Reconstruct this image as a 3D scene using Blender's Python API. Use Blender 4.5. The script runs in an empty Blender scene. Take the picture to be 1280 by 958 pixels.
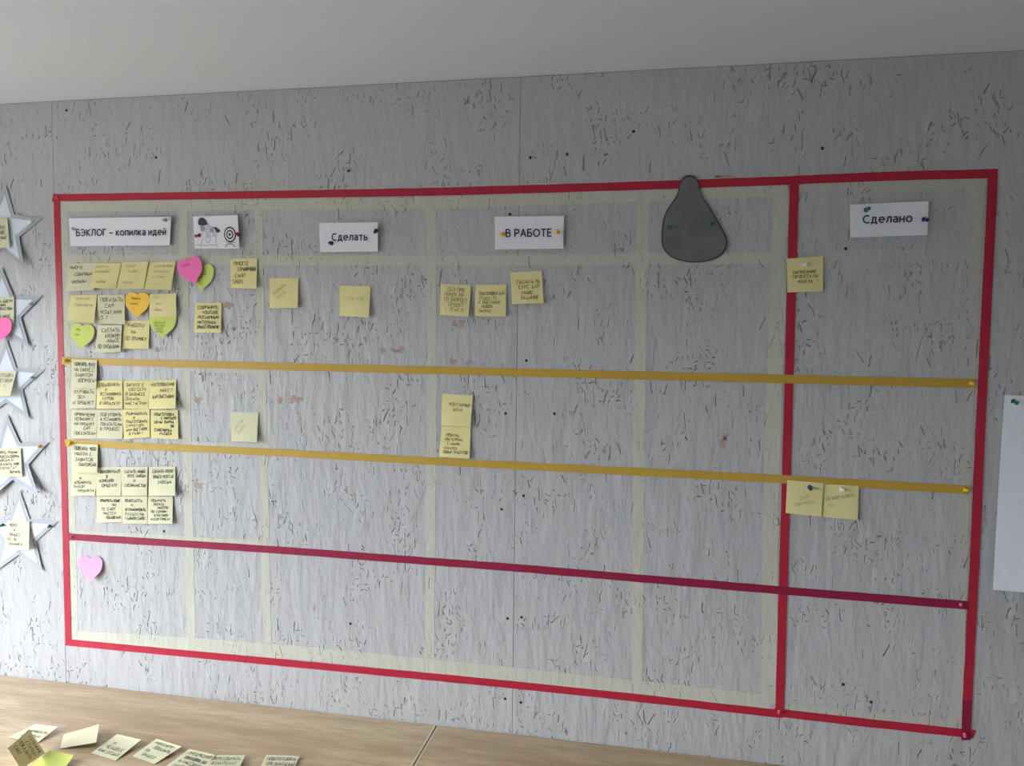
import bpy, bmesh, math, random
from mathutils import Vector, Matrix

# ------------------------------------------------------------------ camera
FPX, CX, CY = 965.0, 640.0, 479.0
YAW, PITCH, ROLL, DIST = 0.19473503, -0.06443648, 0.012771, 1.7891292
TABLE_Z = 0.74
CAM_Z = TABLE_Z + 0.97385          # lens height; the wall's front face is the plane y = 0
CEIL_Z = CAM_Z + 0.5911
scene = bpy.context.scene
col = scene.collection


def basis():
    ca, sa, cb, sb = math.cos(YAW), math.sin(YAW), math.cos(PITCH), math.sin(PITCH)
    cc, sc = math.cos(ROLL), math.sin(ROLL)
    r, f, u = Vector((ca, sa, 0)), Vector((-sa, ca, 0)), Vector((0, 0, 1))
    f, u = f * cb + u * sb, u * cb - f * sb
    r, u = r * cc + u * sc, u * cc - r * sc
    return r, u, f


CR, CU, CF = basis()
CAM = Vector((0, -DIST, CAM_Z))
cam = bpy.data.cameras.new('camera')
camo = bpy.data.objects.new('camera', cam)
col.objects.link(camo)
camo.matrix_world = Matrix(((CR.x, CU.x, -CF.x, CAM.x), (CR.y, CU.y, -CF.y, CAM.y), (CR.z, CU.z, -CF.z, CAM.z), (0, 0, 0, 1)))
cam.sensor_width = 36
cam.lens = FPX / 1280 * 36
cam.clip_start = 0.02
scene.camera = camo

# ------------------------------------------------------------------ sky, daylight, exposure
world = bpy.data.worlds.new('sky')
scene.world = world
world.use_nodes = True
wn = world.node_tree
bg = wn.nodes['Background']
# overcast sky above the horizon, duller ground below it
tc = wn.nodes.new('ShaderNodeTexCoord')
sx = wn.nodes.new('ShaderNodeSeparateXYZ')
wn.links.new(tc.outputs['Generated'], sx.inputs[0])
mr = wn.nodes.new('ShaderNodeMapRange')
mr.inputs[1].default_value, mr.inputs[2].default_value = -0.04, 0.04
wn.links.new(sx.outputs['Z'], mr.inputs[0])
mx = wn.nodes.new('ShaderNodeMix')
mx.data_type = 'RGBA'
mx.inputs[6].default_value = (0.20, 0.20, 0.19, 1)
mx.inputs[7].default_value = (0.89, 0.955, 1.03, 1)
wn.links.new(mr.outputs[0], mx.inputs[0])
wn.links.new(mx.outputs[2], bg.inputs[0])
bg.inputs[1].default_value = 8.0

ROOM_X0, ROOM_X1, ROOM_Y0 = -2.5, 2.6, -4.4
WIN_Y0, WIN_Y1, WIN_Z0, WIN_Z1 = -2.9, -0.30, 0.78, 1.95
# portal in the window opening: it adds no light of its own, only guides the sky light in
wl = bpy.data.lights.new('window_portal', 'AREA')
wl.shape = 'RECTANGLE'
wl.size, wl.size_y = WIN_Y1 - WIN_Y0, WIN_Z1 - WIN_Z0
wl.cycles.is_portal = True
wlo = bpy.data.objects.new('window_portal', wl)
col.objects.link(wlo)
wlo.location = (ROOM_X0 - 0.14, (WIN_Y0 + WIN_Y1) / 2, (WIN_Z0 + WIN_Z1) / 2)
wlo.rotation_euler = Vector((1, 0, 0)).to_track_quat('-Z', 'Z').to_euler()

scene.view_settings.view_transform = 'Standard'
scene.view_settings.look = 'None'
scene.view_settings.gamma = 1
scene.view_settings.use_curve_mapping = False
scene.view_settings.exposure = 1.10


# ------------------------------------------------------------------ helpers
def ray(px, py):
    return CF + CR * ((px - CX) / FPX) - CU * ((py - CY) / FPX)


def at(px, py, lift=0.0):
    """the point standing `lift` metres proud of the wall that is seen at (px, py)"""
    d = ray(px, py)
    return CAM + d * ((DIST - lift) / d.y)


def on_table(px, py, lift=0.0):
    d = ray(px, py)
    return CAM + d * ((TABLE_Z + lift - CAM_Z) / d.z)


def link(name, me, mat=None, parent=None, smooth=False):
    o = bpy.data.objects.new(name, me)
    col.objects.link(o)
    if mat is not None:
        me.materials.append(mat)
    if parent is not None:
        o.parent = parent
    if smooth:
        me.polygons.foreach_set('use_smooth', [True] * len(me.polygons))
    return o


def mesh(name, verts, faces, mat=None, parent=None, smooth=False):
    me = bpy.data.meshes.new(name)
    me.from_pydata([tuple(v) for v in verts], [], faces)
    me.update()
    return link(name, me, mat, parent, smooth)


def tag(o, label=None, cat=None, group=None, kind=None):
    if label: o['label'] = label
    if cat: o['category'] = cat
    if group: o['group'] = group
    if kind: o['kind'] = kind
    return o


def boxes(name, lst, mat, parent=None, bevel=0.0):
    bm = bmesh.new()
    for (x0, y0, z0, x1, y1, z1) in lst:
        r = bmesh.ops.create_cube(bm, size=1)
        bmesh.ops.scale(bm, vec=(x1 - x0, y1 - y0, z1 - z0), verts=r['verts'])
        bmesh.ops.translate(bm, vec=((x0 + x1) / 2, (y0 + y1) / 2, (z0 + z1) / 2), verts=r['verts'])
    if bevel:
        bmesh.ops.bevel(bm, geom=bm.edges[:], offset=bevel, segments=2, affect='EDGES', profile=0.5)
    me = bpy.data.meshes.new(name)
    bm.to_mesh(me)
    bm.free()
    return link(name, me, mat, parent)


# ------------------------------------------------------------------ materials
class NT:
    def __init__(self, name):
        self.m = bpy.data.materials.new(name)
        self.m.use_nodes = True
        self.t = self.m.node_tree
        self.b = self.t.nodes['Principled BSDF']

    def n(self, typ, **kw):
        nd = self.t.nodes.new(typ)
        for k, v in kw.items():
            setattr(nd, k, v)
        return nd

    def put(self, sock, v):
        if isinstance(v, (int, float, tuple)):
            sock.default_value = v
        else:
            self.t.links.new(v, sock)

    def math(self, op, a, b=0.0, c=0.0, clamp=False):
        nd = self.n('ShaderNodeMath', operation=op, use_clamp=clamp)
        self.put(nd.inputs[0], a); self.put(nd.inputs[1], b); self.put(nd.inputs[2], c)
        return nd.outputs[0]

    def vmath(self, op, a, b):
        nd = self.n('ShaderNodeVectorMath', operation=op)
        self.put(nd.inputs[0], a); self.put(nd.inputs[1], b)
        return nd.outputs[0]

    def mix(self, fac, a, b):
        nd = self.n('ShaderNodeMix', data_type='RGBA')
        self.put(nd.inputs[0], fac); self.put(nd.inputs[6], a); self.put(nd.inputs[7], b)
        return nd.outputs[2]

    def ramp(self, v, lo, hi):
        nd = self.n('ShaderNodeMapRange', interpolation_type='SMOOTHSTEP')
        self.put(nd.inputs[0], v); self.put(nd.inputs[1], lo); self.put(nd.inputs[2], hi)
        return nd.outputs[0]

    def noise(self, vec, scale, detail=2, rough=0.5):
        nd = self.n('ShaderNodeTexNoise')
        self.put(nd.inputs['Vector'], vec)
        nd.inputs['Scale'].default_value = scale
        nd.inputs['Detail'].default_value = detail
        nd.inputs['Roughness'].default_value = rough
        return nd.outputs['Fac']

    def scaled(self, vec, s):
        return self.vmath('MULTIPLY', vec, s)

    def bump(self, h, strength=1.0, dist=0.001):
        nd = self.n('ShaderNodeBump')
        nd.inputs['Strength'].default_value = strength
        nd.inputs['Distance'].default_value = dist
        self.put(nd.inputs['Height'], h)
        self.t.links.new(nd.outputs[0], self.b.inputs['Normal'])

    def fin(self, color, rough=0.6, spec=0.3):
        self.put(self.b.inputs['Base Color'], color)
        self.put(self.b.inputs['Roughness'], rough)
        self.b.inputs['Specular IOR Level'].default_value = spec
        return self.m


def wall_coords(t):
    g = t.n('ShaderNodeNewGeometry')
    s = t.n('ShaderNodeSeparateXYZ')
    t.t.links.new(g.outputs['Position'], s.inputs[0])
    c = t.n('ShaderNodeCombineXYZ')
    t.t.links.new(s.outputs['X'], c.inputs[0])
    t.t.links.new(s.outputs['Z'], c.inputs[1])
    return c.outputs[0]


def dashes(t, p, cells, hl, hw, spread, prob, seed):
    """short straight splits between strands: one randomly turned dash in each cell"""
    q = t.vmath('ADD', p, (seed * 3.17, seed * 1.71, 0.0))
    v = t.n('ShaderNodeTexVoronoi', voronoi_dimensions='2D', feature='F1')
    t.put(v.inputs['Vector'], q)
    v.inputs['Scale'].default_value = cells
    d = t.n('ShaderNodeSeparateXYZ')
    t.put(d.inputs[0], t.vmath('SUBTRACT', q, v.outputs['Position']))
    c = t.n('ShaderNodeSeparateColor')
    t.t.links.new(v.outputs['Color'], c.inputs[0])
    a = t.math('SUBTRACT', c.outputs[0], 0.5)
    a3 = t.math('MULTIPLY', t.math('MULTIPLY', a, t.math('ABSOLUTE', a)), spread * 2)
    ca, sa = t.math('COSINE', a3), t.math('SINE', a3)
    wob = t.math('MULTIPLY', t.math('SUBTRACT', t.noise(t.scaled(q, (1.0, 0.5, 1.0)), 170, 1), 0.5), hw * 3.4)
    across = t.math('ADD', t.math('ADD', t.math('MULTIPLY', d.outputs[0], ca), t.math('MULTIPLY', d.outputs[1], sa)), wob)
    along = t.math('SUBTRACT', t.math('MULTIPLY', d.outputs[1], ca), t.math('MULTIPLY', d.outputs[0], sa))
    wid = t.math('MULTIPLY', t.math('ADD', c.outputs[2], 0.35), hw)
    m1 = t.math('SUBTRACT', 1.0, t.math('DIVIDE', t.math('ABSOLUTE', across), wid), clamp=True)
    m2 = t.math('SUBTRACT', 1.0, t.math('DIVIDE', t.math('ABSOLUTE', along), t.math('MULTIPLY', t.math('ADD', c.outputs[1], 0.4), hl)), clamp=True)
    m2 = t.math('MULTIPLY', m2, 3.0, clamp=True)
    on = t.math('LESS_THAN', c.outputs[1], prob)
    amp = t.math('ADD', t.math('MULTIPLY', c.outputs[2], 0.85), 0.15)
    return t.math('MULTIPLY', t.math('MULTIPLY', t.math('MULTIPLY', m1, m2), on), amp)


def strand_relief(t, p):
    """painted strand board: flat flakes at odd heights, brush streaks and open splits"""
    h = None
    for k, (sx, sz, ang, amt) in enumerate(((26, 8.5, 0.12, 1.0), (21, 7.5, -0.30, 0.8), (12, 17, 0.7, 0.55))):
        ca, sa = math.cos(ang), math.sin(ang)
        s = t.n('ShaderNodeSeparateXYZ'); t.put(s.inputs[0], p)
        xx = t.math('ADD', t.math('MULTIPLY', s.outputs[0], ca * sx), t.math('MULTIPLY', s.outputs[1], sa * sx))
        zz = t.math('SUBTRACT', t.math('MULTIPLY', s.outputs[1], ca * sz), t.math('MULTIPLY', s.outputs[0], sa * sz))
        c = t.n('ShaderNodeCombineXYZ'); t.put(c.inputs[0], xx); t.put(c.inputs[1], zz); c.inputs[2].default_value = k * 4.4
        v = t.n('ShaderNodeTexVoronoi', voronoi_dimensions='2D', feature='F1')
        t.put(v.inputs['Vector'], c.outputs[0]); v.inputs['Scale'].default_value = 1.0
        cc = t.n('ShaderNodeSeparateColor'); t.t.links.new(v.outputs['Color'], cc.inputs[0])
        hh = t.math('MULTIPLY', cc.outputs[0], amt)
        h = hh if h is None else t.math('MAXIMUM', h, hh)
    streak = t.noise(t.scaled(p, (1.0, 0.10, 1.0)), 150, 3, 0.6)
    soft = t.noise(t.scaled(p, (1.0, 0.35, 1.0)), 34, 2, 0.5)
    h = t.math('ADD', t.math('MULTIPLY', h, 0.55), t.math('MULTIPLY', streak, 0.20))
    h = t.math('ADD', h, t.math('MULTIPLY', soft, 1.0))
    clus = t.ramp(t.noise(p, 8.5, 3, 0.6), 0.47, 0.66)
    dm = t.math('MAXIMUM', dashes(t, p, 30, 0.024, 0.0015, 1.0, 0.5, 1), dashes(t, p, 52, 0.012, 0.0013, 1.6, 0.45, 2))
    dm = t.math('MULTIPLY', t.math('MAXIMUM', dm, dashes(t, p, 75, 0.007, 0.0012, 4.0, 0.42, 5)), clus)
    dm = t.math('MAXIMUM', dm, dashes(t, p, 14, 0.026, 0.0015, 1.2, 0.28, 3))
    dm = t.math('MULTIPLY', dm, 1.5, clamp=True)
    h = t.math('SUBTRACT', h, t.math('MULTIPLY', dm, 0.95))
    return h, dm


def mat_strand_board():
    t = NT('painted_strand_board')
    p = wall_coords(t)
    h, dm = strand_relief(t, p)
    tone = t.noise(p, 3.0, 3, 0.6)
    c = t.mix(tone, (0.40, 0.40, 0.404, 1), (0.47, 0.468, 0.47, 1))
    c = t.mix(t.math('MULTIPLY', dm, 0.15), c, (0.06, 0.057, 0.055, 1))
    t.bump(h, 1.0, 0.0046)
    return t.fin(c, 0.42, 0.35)


def mat_tape(name, c0, c1, strength, rough=0.4, show=0.0):
    t = NT(name)
    p = wall_coords(t)
    h, dm = strand_relief(t, p)
    c = t.mix(t.noise(p, 28, 3, 0.6), c0, c1)
    if show:
        c = t.mix(t.math('MULTIPLY', dm, show), c, (0.2, 0.19, 0.16, 1))
    t.bump(h, strength, 0.0040)
    return t.fin(c, rough, 0.3)


def plain(name, c, rough=0.6, spec=0.3, var=0.06, scale=30, bump=0.0):
    t = NT(name)
    g = t.n('ShaderNodeNewGeometry')
    f = t.noise(g.outputs['Position'], scale, 3, 0.55)
    lo = tuple(x * (1 - var) for x in c) + (1,)
    hi = tuple(min(1, x * (1 + var)) for x in c) + (1,)
    if bump:
        t.bump(f, bump, 0.001)
    return t.fin(t.mix(f, lo, hi), rough, spec)


def mat_wood():
    t = NT('oak_laminate')
    g = t.n('ShaderNodeNewGeometry')
    p = g.outputs['Position']
    warp = t.vmath('ADD', t.scaled(p, (1.3, 9.0, 9.0)), t.scaled(t.n('ShaderNodeTexNoise').outputs['Color'], (0.2, 0.2, 0.2)))
    big = t.noise(warp, 1.7, 4, 0.6)
    fine = t.noise(t.scaled(p, (2.6, 46.0, 46.0)), 5.0, 4, 0.65)
    blot = t.noise(t.scaled(p, (1.0, 2.2, 1.0)), 6, 3, 0.6)
    c = t.mix(t.ramp(big, 0.3, 0.72), (0.40, 0.28, 0.155, 1), (0.60, 0.465, 0.29, 1))
    c = t.mix(t.math('MULTIPLY', t.ramp(fine, 0.45, 0.70), 0.6), c, (0.34, 0.215, 0.11, 1))
    c = t.mix(t.math('MULTIPLY', t.ramp(blot, 0.55, 0.8), 0.35), c, (0.38, 0.25, 0.13, 1))
    knot = dashes(t, t.scaled(p, (1, 1, 0)), 7, 0.012, 0.0035, 0.4, 0.3, 7)
    c = t.mix(t.math('MULTIPLY', knot, 0.6), c, (0.10, 0.06, 0.04, 1))
    t.bump(fine, 0.12, 0.0006)
    return t.fin(c, 0.24, 0.65)


def mat_paper(name, c, var=0.04, trans=0.12):
    m = plain(name, c, 0.8, 0.15, var, 45)
    return m


M = {}
M['board'] = mat_strand_board()
M['ceiling'] = plain('ceiling_paint', (0.72, 0.735, 0.76), 0.85, 0.15, 0.02, 6, 0.05)
M['white_wall'] = plain('white_wall_paint', (0.62, 0.62, 0.61), 0.8, 0.2, 0.02, 6)
M['floor'] = plain('floor_vinyl', (0.27, 0.27, 0.275), 0.5, 0.3, 0.1, 9)
M['wood'] = mat_wood()
M['edge'] = plain('pale_edge_band', (0.80, 0.70, 0.56), 0.5)
M['leg'] = plain('grey_metal', (0.35, 0.35, 0.36), 0.4, 0.5)
M['frame_white'] = plain('window_plastic', (0.75, 0.75, 0.75), 0.4, 0.4)
M['red'] = mat_tape('red_tape', (0.38, 0.014, 0.035, 1), (0.45, 0.020, 0.045, 1), 0.28)
M['maroon'] = mat_tape('maroon_tape', (0.23, 0.010, 0.042, 1), (0.29, 0.013, 0.05, 1), 0.28)
M['ochre'] = mat_tape('ochre_tape', (0.45, 0.290, 0.040, 1), (0.52, 0.335, 0.05, 1), 0.22, 0.45)
M['masking'] = mat_tape('masking_tape', (0.475, 0.475, 0.395, 1), (0.53, 0.53, 0.445, 1), 0.6, 0.55, 0.3)
M['masking_thin'] = mat_tape('thin_masking_tape', (0.445, 0.44, 0.40, 1), (0.48, 0.47, 0.42, 1), 0.65, 0.5, 0.5)
M['peel'] = plain('bare_wood_patch', (0.41, 0.30, 0.245), 0.8, 0.1, 0.35, 300)
M['hole'] = plain('screw_hole', (0.03, 0.03, 0.03), 0.8)
M['yellow'] = mat_paper('canary_paper', (0.755, 0.675, 0.325))
M['pale'] = mat_paper('pale_canary_paper', (0.655, 0.635, 0.43))
M['pink'] = mat_paper('pink_paper', (0.95, 0.20, 0.48))
M['palepink'] = mat_paper('light_pink_paper', (0.90, 0.36, 0.68))
M['orange'] = mat_paper('orange_paper', (0.90, 0.57, 0.09))
M['lime'] = mat_paper('lime_paper', (0.63, 0.70, 0.19))
M['white'] = mat_paper('white_paper', (0.77, 0.785, 0.83))
M['star_grey'] = mat_paper('star_grey_print', (0.40, 0.42, 0.46))
M['star_light'] = mat_paper('star_light_print', (0.64, 0.69, 0.76))
M['cutout'] = plain('grey_print', (0.15, 0.15, 0.155), 0.55, 0.3, 0.35, 16)
M['cutout_edge'] = plain('dark_grey_print', (0.055, 0.055, 0.058), 0.6, 0.3)
M['ink'] = plain('black_pen', (0.03, 0.03, 0.035), 0.6)
M['brown_ink'] = plain('dry_pen', (0.17, 0.145, 0.075), 0.7)
M['pencil'] = plain('faint_pencil', (0.42, 0.39, 0.22), 0.7)
M['orange_ink'] = plain('faint_pen_on_orange', (0.55, 0.22, 0.03), 0.7)
M['lime_ink'] = plain('faint_pen_on_lime', (0.33, 0.47, 0.06), 0.7)
M['pink_ink'] = plain('faint_pen_on_pink', (0.62, 0.11, 0.36), 0.7)
M['print'] = plain('printed_black', (0.045, 0.045, 0.065), 0.6)
M['print_mid'] = plain('printed_grey', (0.33, 0.33, 0.36), 0.6)
M['print_light'] = plain('printed_light_grey', (0.56, 0.56, 0.61), 0.6)
for nm, c in (('pin_yellow', (0.93, 0.55, 0.03)), ('pin_pale_red', (0.60, 0.10, 0.14)), ('pin_white', (0.85, 0.83, 0.80)), ('pin_blue', (0.025, 0.03, 0.16)), ('pin_navy', (0.02, 0.02, 0.075)),
              ('pin_green', (0.01, 0.16, 0.10)), ('pin_red', (0.34, 0.01, 0.035)), ('pin_grey', (0.50, 0.51, 0.52))):
    M[nm] = plain(nm, c, 0.3, 0.5, 0.03)

# ------------------------------------------------------------------ the room
TH = 0.012
wall = tag(boxes('wall_back', [(ROOM_X0 - 0.2, TH, -0.1, ROOM_X1 + 0.2, 0.16, CEIL_Z + 0.1)], M['leg']), 'painted strand board wall carrying the taped planning board', kind='structure')
SEAM0 = -1.5904
edges = [ROOM_X0, SEAM0, SEAM0 + 1.249, SEAM0 + 2.499, ROOM_X1]
panels = []
for i in range(4):
    panels.append(boxes('board_panel', [(edges[i] + 0.00035, 0.0, 0.002, edges[i + 1] - 0.00035, TH, CEIL_Z - 0.001)], M['board'], wall, 0.0006))
tag(boxes('floor', [(ROOM_X0 - 0.2, ROOM_Y0 - 0.2, -0.1, ROOM_X1 + 0.2, TH, 0.0)], M['floor']), 'plain grey vinyl floor under the tables', kind='structure')
tag(boxes('ceiling', [(ROOM_X0 - 0.2, ROOM_Y0 - 0.2, CEIL_Z, ROOM_X1 + 0.2, 0.16, CEIL_Z + 0.1)], M['ceiling']), 'plain white painted ceiling', kind='structure')
tag(boxes('wall_right', [(ROOM_X1, ROOM_Y0, 0, ROOM_X1 + 0.15, 0.0, CEIL_Z)], M['white_wall']), 'plain white side wall', kind='structure')
tag(boxes('wall_front', [(ROOM_X0, ROOM_Y0 - 0.15, 0, ROOM_X1, ROOM_Y0, CEIL_Z)], M['white_wall']), 'plain white wall behind the viewer', kind='structure')
xl = ROOM_X0 - 0.15
tag(boxes('wall_left', [(xl, ROOM_Y0, 0, ROOM_X0, 0.0, WIN_Z0), (xl, ROOM_Y0, WIN_Z1, ROOM_X0, 0.0, CEIL_Z),
                        (xl, ROOM_Y0, WIN_Z0, ROOM_X0, WIN_Y0, WIN_Z1), (xl, WIN_Y1, WIN_Z0, ROOM_X0, 0.0, WIN_Z1)], M['white_wall']),
    'plain white wall with the window', kind='structure')
w = tag(boxes('window_1', [(xl + 0.02, WIN_Y0, WIN_Z0, xl + 0.08, WIN_Y0 + 0.05, WIN_Z1), (xl + 0.02, WIN_Y1 - 0.05, WIN_Z0, xl + 0.08, WIN_Y1, WIN_Z1),
                           (xl + 0.02, WIN_Y0, WIN_Z0, xl + 0.08, WIN_Y1, WIN_Z0 + 0.05), (xl + 0.02, WIN_Y0, WIN_Z1 - 0.05, xl + 0.08, WIN_Y1, WIN_Z1)], M['frame_white']),
        'white framed window in the side wall', kind='structure')


def blob(name, p, rx, rz, mat, parent, n=11, jag=0.35, y=-0.0004, seed=0):
    rnd = random.Random(seed)
    v = [(p.x, y, p.z)]
    for k in range(n):
        a = 2 * math.pi * k / n
        s = 1 + rnd.uniform(-jag, jag)
        v.append((p.x + rx * s * math.cos(a), y, p.z + rz * s * math.sin(a)))
    v += [(q[0], 0.0002, q[2]) for q in v[1:]]
    f = [(0, 1 + (k + 1) % n, 1 + k) for k in range(n)] + [(1 + k, 1 + (k + 1) % n, n + 1 + (k + 1) % n, n + 1 + k) for k in range(n)]
    return mesh(name, v, f, mat, parent)


def panel_of(x):
    for i in range(4):
        if x < edges[i + 1]:
            return panels[i]
    return panels[3]


for i, (px, py, a, b) in enumerate(((285, 381.5, 6, 5), (577, 405, 4, 5), (568, 405, 3, 3), (478, 438, 4, 3), (492, 438, 4, 3), (500, 438.5, 5, 4), (566, 452, 4, 4), (586, 453, 6, 4),
                                    (247.5, 500.5, 6, 5), (350, 500, 5, 5), (368, 499.5, 8, 4), (376, 499, 3, 2), (248.5, 607, 6, 5), (903, 553, 4, 6), (907, 547, 3, 4),
                                    (908, 220.5, 9, 1.5), (897, 221, 5, 1.5), (272, 409, 3, 2), (196, 437, 4, 3))):
    p = at(px, py)
    blob('bare_patch', p, a * 0.0019, b * 0.0019, M['peel'], panel_of(p.x), 17, 0.62, -0.0004, i)
for i, (px, py) in enumerate(((436, 213.5), (709, 193), (637.5, 268), (658, 451), (632, 517), (693, 517.5), (654.5, 620), (627, 637), (634.5, 773.5), (652, 772), (631.5, 874), (651, 878.5),
                              (1057, 311), (1028, 185.5), (205, 664.5), (438, 780), (83, 138), (195, 197), (663, 197), (792, 164.5), (1054, 856), (1089, 878))):
    p = at(px, py)
    blob('screw_hole', p, 0.0036, 0.0036, M['hole'], panel_of(p.x), 10, 0.12, -0.0003, i)


def scribble(px0, px1, py, h, seed):
    rnd = random.Random(seed)
    v, f = [], []
    x = px0
    while x < px1:
        a, b = at(x, py + rnd.uniform(-h, h) / 2), at(x + rnd.uniform(-1, 3.5), py + rnd.uniform(-h, h) / 2)
        d = (b - a)
        if d.length > 1e-5:
            n = Vector((-d.z, 0, d.x)).normalized() * 0.0006
            k = len(v)
            v += [(q.x, -0.0005, q.z) for q in (a + n, a - n, b - n, b + n)]
            f.append((k, k + 1, k + 2, k + 3))
        x += rnd.uniform(1.2, 3.2)
    o = mesh('pen_scribble', v, f, M['print_mid'], panel_of(at(px0, py).x))
    o['kind'] = 'stuff'


for i, (a_, b_, c_, d_) in enumerate(((90, 119, 443, 6), (197, 216, 436.5, 5), (244, 266, 436, 5), (160, 178, 437, 4), (466, 494, 379.5, 6))):
    scribble(a_, b_, c_, d_, i)


# ------------------------------------------------------------------ two tables along the wall
def table(x0, x1, label):
    depth = 0.70
    y1, y0 = -0.002, -depth
    t = tag(bpy.data.objects.new('table', None), label, 'table', 'tables pushed against the wall')
    t.location = ((x0 + x1) / 2, (y0 + y1) / 2, 0)
    col.objects.link(t)
    ox, oy = t.location.x, t.location.y
    b = 0.0024
    boxes('table_top', [(x0 + b - ox, y0 + b - oy, TABLE_Z - 0.025, x1 - b - ox, y1 - oy, TABLE_Z)], M['wood'], t)
    boxes('edge_band', [(x0 - ox, y0 - oy, TABLE_Z - 0.025, x0 + b - ox, y1 - oy, TABLE_Z + 0.0002), (x1 - b - ox, y0 - oy, TABLE_Z - 0.025, x1 - ox, y1 - oy, TABLE_Z + 0.0002),
                        (x0 + b - ox, y0 - oy, TABLE_Z - 0.025, x1 - b - ox, y0 + b - oy, TABLE_Z + 0.0002)], M['edge'], t)
    boxes('apron', [(x0 + 0.06 - ox, y0 + 0.06 - oy, TABLE_Z - 0.08, x1 - 0.06 - ox, y0 + 0.08 - oy, TABLE_Z - 0.025),
                    (x0 + 0.06 - ox, y1 - 0.08 - oy, TABLE_Z - 0.08, x1 - 0.06 - ox, y1 - 0.06 - oy, TABLE_Z - 0.025)], M['leg'], t)
    for lx in (x0 + 0.04, x1 - 0.08):
        for ly in (y0 + 0.05, y1 - 0.09):
            boxes('leg', [(lx - ox, ly - oy, 0, lx + 0.04 - ox, ly + 0.04 - oy, TABLE_Z - 0.025)], M['leg'], t, 0.003)
    return t


table(-2.13, -0.5345, 'oak coloured table left of the joint, with sticky notes on it')
table(-0.5290, 1.07, 'oak coloured bare table right of the joint')


# ------------------------------------------------------------------ tape
def tape(name, pts, width, layer, mat, label, group, wob=0.0004, ends=0.0):
    P = [at(x, y) for x, y in pts]
    seg = []
    for a, b in zip(P, P[1:]):
        n = max(2, int((b - a).length / 0.03))
        seg += [a.lerp(b, k / n) for k in range(n)]
    seg.append(P[-1])
    # even out the corners between measured points
    for _ in range(6):
        seg = [seg[0]] + [(seg[i - 1] + seg[i] * 2 + seg[i + 1]) / 4 for i in range(1, len(seg) - 1)] + [seg[-1]]
    rnd = random.Random(label)
    v, f = [], []
    for i, p in enumerate(seg):
        d = (seg[min(i + 1, len(seg) - 1)] - seg[max(i - 1, 0)]).normalized()
        nrm = Vector((-d.z, 0, d.x))
        wa, wb = width / 2 + rnd.uniform(-wob, wob), width / 2 + rnd.uniform(-wob, wob)
        sk = rnd.uniform(-0.003, 0.003) if i in (0, len(seg) - 1) else 0
        a, b = p + nrm * wa + d * sk, p - nrm * wb - d * sk
        v += [(a.x, -layer, a.z), (b.x, -layer, b.z), (a.x, -layer + 0.0003, a.z), (b.x, -layer + 0.0003, b.z)]
    for i in range(len(seg) - 1):
        a, b = 4 * i, 4 * i + 4
        f += [(a, a + 1, b + 1, b), (a, b, b + 2, a + 2), (a + 1, a + 3, b + 3, b + 1), (a + 2, b + 2, b + 3, a + 3)]
    e = 4 * (len(seg) - 1)
    f += [(0, 2, 3, 1), (e, e + 1, e + 3, e + 2)]
    return tag(mesh(name, v, f, mat), label, 'tape', group)


G = 'cream masking tape strips of the grid'
MKN = [0]


def mk(pts, w, lab, thin=False, lay=0.0004):
    MKN[0] += 1
    return tape('masking_tape', pts, w, 0.00035 + MKN[0] * 0.00003, M['masking_thin' if thin else 'masking'], lab, G, 0.0006)
mk([(76, 258), (200, 257.5), (520, 254.5), (720, 248), (984, 237.5)], 0.026, 'cream masking tape running just under the long top red tape')
mk([(999, 235), (1231, 229)], 0.023, 'faint masking tape under the short top red tape at upper right', True)
mk([(80, 255), (85, 470), (91.5, 690), (94, 800)], 0.020, 'cream masking tape just inside the left red tape', False, 0.0005)
mk([(228.5, 250), (233, 500), (238, 745), (239.5, 808)], 0.0245, 'upright masking tape between backlog title and target picture', False, 0.0006)
mk([(322.5, 249), (327.5, 480), (331.5, 680), (335, 818)], 0.0225, 'upright masking tape right of the target picture', False, 0.0006)
mk([(538.5, 247), (540, 480), (537.6, 770), (536, 838)], 0.0245, 'upright masking tape between the second and third printed title cards', False, 0.0006)
mk([(804, 239), (798.5, 550), (796, 862)], 0.026, 'upright masking tape left of the grey cut-out', False, 0.0006)
mk([(977, 236), (970, 430), (962.5, 650), (961, 880)], 0.034, 'wide upright masking tape beside the middle red tape', False, 0.0006)
mk([(1224, 226), (1206, 600), (1197, 902)], 0.020, 'faint upright masking tape inside the right red tape', True, 0.0006)
mk([(84, 324), (320, 325.5), (540, 326), (800, 324.5), (968, 322)], 0.025, 'long level masking tape closing the title row', False, 0.0005)
mk([(1000, 323), (1224, 319)], 0.025, 'faint level masking tape under the rightmost title card', True, 0.0005)
mk([(234, 457.5), (336, 460.5)], 0.029, 'short masking tape behind the upper ochre tape', False, 0.0007)
mk([(229, 558), (338, 562)], 0.027, 'short masking tape behind the lower ochre tape', False, 0.0007)
mk([(93, 670), (200, 675), (340, 684)], 0.030, 'masking tape behind the dark red cross tape at lower left', False, 0.0007)
mk([(92, 796), (250, 806), (400, 818), (650, 844), (964, 878)], 0.036, 'wide cream masking tape lying along the bottom red tape', False, 0.0005)
mk([(984, 885), (1197, 907)], 0.026, 'faint masking tape above the short bottom red tape at lower right', True, 0.0005)

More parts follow.
